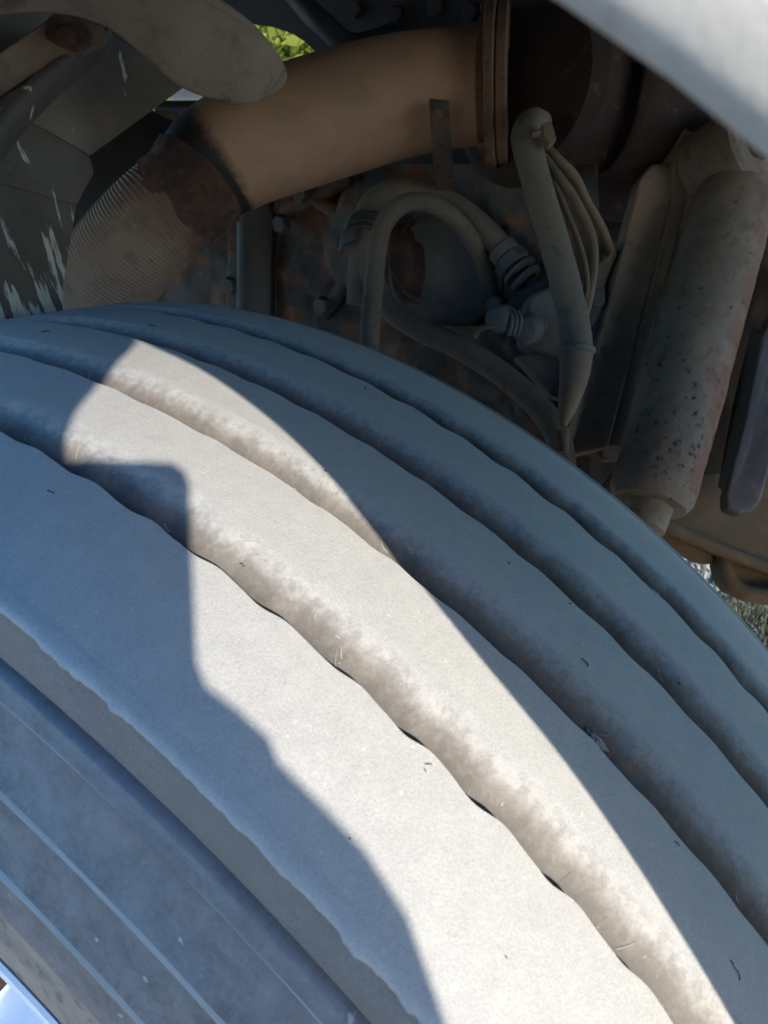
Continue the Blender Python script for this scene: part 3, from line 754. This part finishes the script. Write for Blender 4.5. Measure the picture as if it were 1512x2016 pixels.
# valve cluster
vb = empty('brake_valve', atd(1080, 630, .74)); tag(vb, 'grey brake valve block with round ports behind the long hose', 'valve')
slab('valve_body', [atd(1040, 580, .74), atd(1085, 560, .74), atd(1190, 545, .74), atd(1205, 640, .74), atd(1180, 700, .74), atd(1090, 700, .74), atd(1030, 665, .74)], .05, M_block2, vb, .007, 3, sub=2, bump=.0015, bs=50)
for (a, b, r) in ((1030, 651, .0135), (975, 632, .0125)):
    q = atd(a, b, .715); dr = (atd(a - 60, b + 22, .66) - q).normalized()
    lathe('port', q - dr * .03, dr, [(0, .010), (.01, .010), (.011, r), (.024, r), (.028, r * .8), (.030, r * .3), (.030, 0)], M_block2, vb, 24)
for k in range(3): sweep('return_spring', [atd(1000 + k * 9, 607 + k * 3, .72), atd(1008 + k * 9, 630, .712), atd(1002 + k * 9, 660, .72)], .0022, M_block2, vb, 12, 8)
sweep('thin_wire', [atd(935, 665, .73), atd(945, 648, .725), atd(965, 643, .72), atd(985, 648, .72)], .0022, M_hose2, vb, 20, 8)
slab('valve_bracket', [atd(1015, 700, .76), atd(1100, 690, .76), atd(1180, 720, .76), atd(1150, 800, .76), atd(1085, 780, .76)], .02, M_block2, vb, .004, sub=1)
for (a, b) in ((1062, 640), (1150, 600), (1190, 700), (1175, 590)): hexnut('valve_bolt', atd(a, b, .735), -ray(a, b), .008, .008, M_block2, vb)
sweep('port_pipe', [atd(1195, 500, .76), atd(1175, 530, .75), atd(1160, 570, .75)], .012, M_hose, vb, 16, 16)
sweep('clip_wire', [atd(1165, 520, .74), atd(1190, 515, .735), atd(1205, 495, .735), atd(1208, 478, .74)], .0016, M_hose2, vb, 16, 8)

# long vertical sleeve
lh = empty('cable_sleeve', atd(1100, 480, .62)); tag(lh, 'long dusty cable sleeve hanging from the top with a ring near its lower end', 'cable sleeve')
sweep('upper_sleeve', [atd(1068, 238, .66), atd(1048, 240, .64), atd(1036, 268, .625), atd(1046, 320, .62), atd(1068, 400, .62), atd(1095, 490, .62), atd(1118, 580, .62), atd(1134, 660, .62), atd(1136, 692, .62)],
      [.008, .0105, .0120, .0116, .0116, .0118, .0118, .0122, .0122], M_hose, lh, 110, 28, bump=.0004, bs=70)
sweep('lower_sleeve', [atd(1135, 688, .622), atd(1130, 740, .62), atd(1118, 800, .62), atd(1108, 838, .62)], [.0135, .0115, .0075, .0030], M_hose2, lh, 40, 28, bump=.0003, bs=60)
lathe('ring', atd(1137, 684, .62), atd(1130, 740, .62) - atd(1137, 684, .62), [(-.0015, .012), (0, .0142), (.003, .0142), (.0045, .012)], M_block2, lh, 28)
for pts, r in (([(1062, 275, .645), (1095, 310, .64), (1130, 345, .645), (1155, 395, .66), (1190, 460, .70), (1215, 540, .80)], .0038), ([(1070, 310, .64), (1100, 350, .637), (1135, 400, .64), (1165, 470, .645), (1166, 540, .64), (1150, 620, .632)], .0042), ([(1085, 350, .64), (1108, 400, .635), (1140, 480, .635), (1155, 550, .635), (1146, 625, .63)], .0026)):
    sweep('wire', [atd(*p) for p in pts], r, M_hose2, lh, 50, 10)
sweep('tip_nut', [atd(1106, 845, .62), atd(1108, 862, .62), atd(1110, 890, .62)], [.006, .0055, .004], M_flange, lh, 10, 8)
ct2 = empty('cable_tie', atd(1070, 258, .62)); tag(ct2, 'pale cable tie with a square head at the top of the hanging sleeve', 'cable tie')
sweep('tie_band', [atd(1048, 266, .605), atd(1062, 264, .604), atd(1080, 258, .606)], .003, M_hose2, ct2, 12, 8, flat=.5)
slab('tie_head', [atd(1066, 242, .60), atd(1086, 238, .60), atd(1097, 272, .60), atd(1082, 284, .60), atd(1072, 268, .60)], .012, M_hose2, ct2, .0015)

# ------------------------------------------------------------------ link bar
lb = empty('link_bar', atd(1230, 600, .75)); tag(lb, 'flat brown steel link bar slanting left of the shock absorber', 'bar')
slab('bar', [atd(1283, 322, .76), atd(1330, 318, .76), atd(1325, 400, .755), atd(1262, 640, .74), atd(1200, 880, .72), atd(1120, 900, .71), atd(1180, 660, .73), atd(1262, 350, .755)], .022, M_bar, lb, .004, 3, sub=2, bump=.0008, bs=40)
slab('flange_edge', [atd(1332, 300, .75), atd(1352, 240, .75), atd(1380, 215, .76), atd(1392, 240, .76), atd(1352, 400, .755), atd(1290, 640, .745), atd(1225, 880, .725), atd(1200, 878, .722), atd(1262, 640, .74), atd(1325, 400, .753)], .05, M_bar, lb, .003, 2, sub=2, bump=.0006, bs=40)

# ------------------------------------------------------------------ shock absorber
sa = empty('shock_absorber', atd(1370, 680, .70)); tag(sa, 'fat rust pitted shock absorber leaning down towards the tyre', 'shock absorber')
s1 = atd(1445, 392, .74); s2 = atd(1285, 968, .665)
sdv = (s2 - s1).normalized(); SL = (s2 - s1).length
def smod(r, u, L, a):
    if u > .64: r *= 1.015
    return r
sweep('outer_tube', [s1, s1.lerp(s2, .33), s1.lerp(s2, .66), s2], [.0368, .0368, .0362, .0345], M_shock, sa, 140, 64, mod=smod, bump=.0006, bs=70, up=ray(1370, 680))
lathe('lower_cap', s2, sdv, [(-.004, .0352), (.004, .0348), (.012, .030), (.013, .020), (.034, .018), (.036, .012), (.06, .012)], M_shock, sa, 48)
lathe('top_collar', s1, -sdv, [(-.004, .0368), (.001, .0366), (.004, .0345), (.005, .027), (.012, .026), (.016, .030), (.03, .030)], M_bar, sa, 48)
ea = (MR @ Vector((.55, .15, .8))).normalized(); ec = atd(1432, 318, .745)
lathe('mounting_eye', ec - ea * .03, ea, [(0, 0), (0, .036), (.004, .040), (.056, .040), (.060, .036), (.060, .018), (.055, .016), (.055, 0)], M_shock, sa, 48)
hexnut('mounting_bolt', ec + ea * .026, ea, .016, .012, M_flange, sa)
# upper bracket to which it bolts
br = empty('damper_bracket', atd(1400, 230, .78)); tag(br, 'dark bracket at the top of the shock absorber', 'bracket')
slab('bracket_plate', [atd(1350, 150, .82), atd(1512, 150, .82), atd(1600, 300, .82), atd(1600, 420, .82), atd(1480, 300, .80), atd(1400, 300, .80), atd(1300, 480, .84), atd(1255, 430, .84), atd(1300, 220, .84)], .02, M_muff, br, .004, sub=2, bump=.002, bs=30)
lathe('bracket_eye', atd(1255, 285, .80), -ray(1255, 285), [(0, .03), (.012, .03), (.014, .026), (.014, .018), (.004, .016), (.004, 0)], M_muff, br, 32)

# plates at the right edge
sp = empty('spring_plate', atd(1470, 850, .68)); tag(sp, 'dark round ended steel plate hanging at the right edge below the shock absorber', 'plate')
slab('plate', [atd(1560, 520, .72), atd(1620, 560, .72), atd(1500, 985, .68), atd(1482, 1008, .678), atd(1456, 1012, .678), atd(1432, 1000, .678), atd(1430, 975, .68), atd(1470, 820, .70), atd(1500, 660, .71)], .018, M_plate, sp, .004, 3, sub=1)
slab('side_face', [atd(1430, 975, .681), atd(1412, 960, .72), atd(1440, 800, .73), atd(1480, 640, .74), atd(1500, 660, .711), atd(1470, 820, .701)], .01, M_plate, sp, .002)
wall = relief('inner_wall', 1100, 1700, -100, 1100, -.80, M_dark, None, .02, 10, 60, 80)
tag(wall, 'dark brown inner wall behind the shock absorber', 'panel')
slab('cover_plate', [atd(1205, 640, .80), atd(1260, 620, .80), atd(1262, 900, .78), atd(1190, 905, .78), atd(1170, 870, .78)], .02, M_block, gb, .005, sub=2, bump=.003, bs=30)

# axle beam at lower right
ab = empty('axle_beam', atd(1450, 1040, .72)); tag(ab, 'mud brown axle beam crossing below the shock absorber', 'axle')
slab('web', [atd(1200, 930, .74), atd(1330, 938, .74), atd(1450, 925, .74), atd(1700, 960, .74), atd(1700, 1190, .72), atd(1512, 1118, .72), atd(1420, 1082, .72), atd(1300, 1030, .72), atd(1180, 960, .73)], .05, M_beam, ab, .005, 3, sub=2, bump=.002, bs=30)
sweep('rolled_edge', [atd(1250, 1000, .715), atd(1330, 1044, .712), atd(1420, 1082, .712), atd(1520, 1120, .712), atd(1640, 1165, .712)], .006, M_beam, ab, 50, 14, bump=.0008, bs=50)
sweep('clamp', [atd(1424, 1100, .735), atd(1430, 1130, .73), atd(1450, 1158, .725), atd(1490, 1172, .72), atd(1600, 1180, .72)], [.006, .007, .008, .008, .008], M_beam, ab, 50, 16)
slab('clamp_face', [atd(1424, 1096, .74), atd(1520, 1130, .74), atd(1600, 1160, .74), atd(1600, 1180, .735), atd(1490, 1172, .735), atd(1450, 1158, .735), atd(1430, 1130, .735)], .03, M_beam, ab, .003)
slab('step', [atd(1300, 1030, .74), atd(1410, 1085, .74), atd(1412, 1110, .74), atd(1385, 1112, .74), atd(1300, 1060, .74)], .03, M_beam, ab, .003)

# ------------------------------------------------------------------ mudguard at top left
mg = empty('mudguard', atd(120, 300, .55)); tag(mg, 'black plastic mudguard splashed with pale mud at the left edge', 'mudguard')
def sheet(name, outline_rows, m, th=.004, nu=40, nv=None, parent=None, bump=.0012, bs=22):
    """a curved sheet lofted through rows of (px,py,depth), solidified"""
    rows = [smoothpath([atd(*p) for p in r], nu) for r in outline_rows]
    nv = nv or 24; G = []
    for i in range(nu + 1):
        G.append(smoothpath([r[i] for r in rows], nv) if len(rows) > 2 else smoothpath([rows[0][i], rows[1][i]], nv))
    V = []; Fc = []
    for i in range(nu + 1):
        for j in range(nv + 1):
            p = G[i][j]; V.append(p + ray(756, 1008) * 0 + Vector((1, 1, 0)) * bump * noise.noise(p * bs))
    for i in range(nu):
        for j in range(nv):
            a = i * (nv + 1) + j; Fc.append((a, a + 1, a + nv + 2, a + nv + 1))
    o = mobj(name, V, Fc, m, parent, True, None, 30)
    md = o.modifiers.new('solid', 'SOLIDIFY'); md.thickness = th; md.offset = 0
    return o
# upper panel: from the left edge down to the crease; corner at (350,180) and point (180,305)
def facet(name, pts, m, par, sub=3): return slab(name, [atd(*p) for p in pts], .004, m, par, .0012, 2, sub=sub, bump=.0012, bs=22)
facet('upper_panel', [(-60, 20, .50), (120, 10, .53), (250, 40, .56), (330, 130, .57), (372, 165, .575), (176, 308, .585), (100, 262, .555), (30, 225, .525), (-60, 200, .49)], M_flap, mg)
facet('middle_panel', [(-60, 200, .49), (30, 225, .525), (100, 262, .555), (176, 308, .585), (185, 340, .590), (153, 404, .575), (80, 382, .535), (-60, 345, .47)], M_flap, mg)
facet('lower_panel', [(-60, 345, .47), (80, 382, .535), (153, 404, .575), (136, 470, .570), (126, 560, .560), (124, 700, .545), (-60, 700, .46)], M_flap, mg)
# curved rib across the panel (arc from top to lower left)
sweep('stiffening_rib', [atd(-40, 330, .45), atd(10, 255, .47), atd(70, 190, .495), (atd(140, 130, .52)), atd(205, 85, .545)], [.016, .016, .015, .014, .012], M_flap, mg, 50, 22, flat=.45, bump=.0006, bs=40)
# bracket with bolt
slab('bracket_plate', [atd(-40, 130, .47), atd(92, 38, .50), atd(206, 50, .51), atd(212, 82, .512), atd(150, 108, .505), atd(60, 150, .49), atd(-40, 215, .465)], .006, M_mud, mg, .0015, sub=2, bump=.0008, bs=40)
hexnut('bolt', atd(132, 70, .498), -ray(132, 70), .0065, .007, M_rust, mg)
lathe('washer', atd(132, 70, .503), -ray(132, 70), [(0, .013), (.003, .013), (.0035, .006)], M_rust, mg, 24)
# tongue-shaped muddy guard lip
tn = empty('splash_tongue', atd(420, 110, .50)); tag(tn, 'mud brown curved plastic lip ending in a rounded tongue at the top left', 'mudguard lip')
top = [(-60, -60, .40), (120, -70, .42), (300, -45, .44), (400, -5, .46), (470, 38, .485), (525, 92, .51), (550, 132, .525)]
midr = [(-60, -20, .41), (120, -25, .43), (260, 5, .45), (350, 60, .465), (415, 105, .485), (480, 135, .505), (553, 153, .525)]
bot = [(-60, 25, .43), (90, 14, .445), (200, 40, .46), (280, 100, .475), (345, 158, .49), (400, 186, .50), (450, 195, .51), (500, 190, .516), (541, 169, .522)]
sheet('lip_sheet', [top, midr, bot], M_mud, .006, 60, 20, tn)
sweep('beaded_edge', [atd(*p) for p in top] + [atd(554, 152, .524), atd(541, 170, .522), atd(500, 191, .516), atd(450, 196, .51)], .0035, M_mud, tn, 80, 12, bump=.0003, bs=60)

# bits glimpsed beyond the mudguard
tk = empty('far_tank', atd(370, 215, 1.6)); tag(tk, 'pale blue grey part glimpsed between mudguard and pipe', 'tank')
slab('tank_face', [atd(330, 150, 1.6), atd(460, 150, 1.6), atd(460, 192, 1.6), atd(330, 195, 1.6)], .1, M_rim, tk, .01)
slab('tank_strap', [atd(300, 196, 1.3), atd(480, 196, 1.3), atd(480, 212, 1.3), atd(300, 212, 1.3)], .03, M_rail, tk, .004)
slab('tank_end', [atd(280, 225, 1.2), atd(310, 214, 1.2), atd(350, 215, 1.2), atd(362, 228, 1.2), atd(330, 252, 1.2), atd(285, 245, 1.2)], .05, M_block2, tk, .006)
wedge = slab('rear_bracket', [atd(120, 300, .80), atd(285, 205, .80), atd(310, 222, .80), atd(360, 246, .80), atd(400, 260, .80), atd(380, 400, .80), atd(250, 560, .80), atd(60, 640, .80), atd(60, 420, .80)], .01, M_rail, None, .002)
tag(wedge, 'black bracket wedge between the mudguard and the flexible pipe', 'bracket')
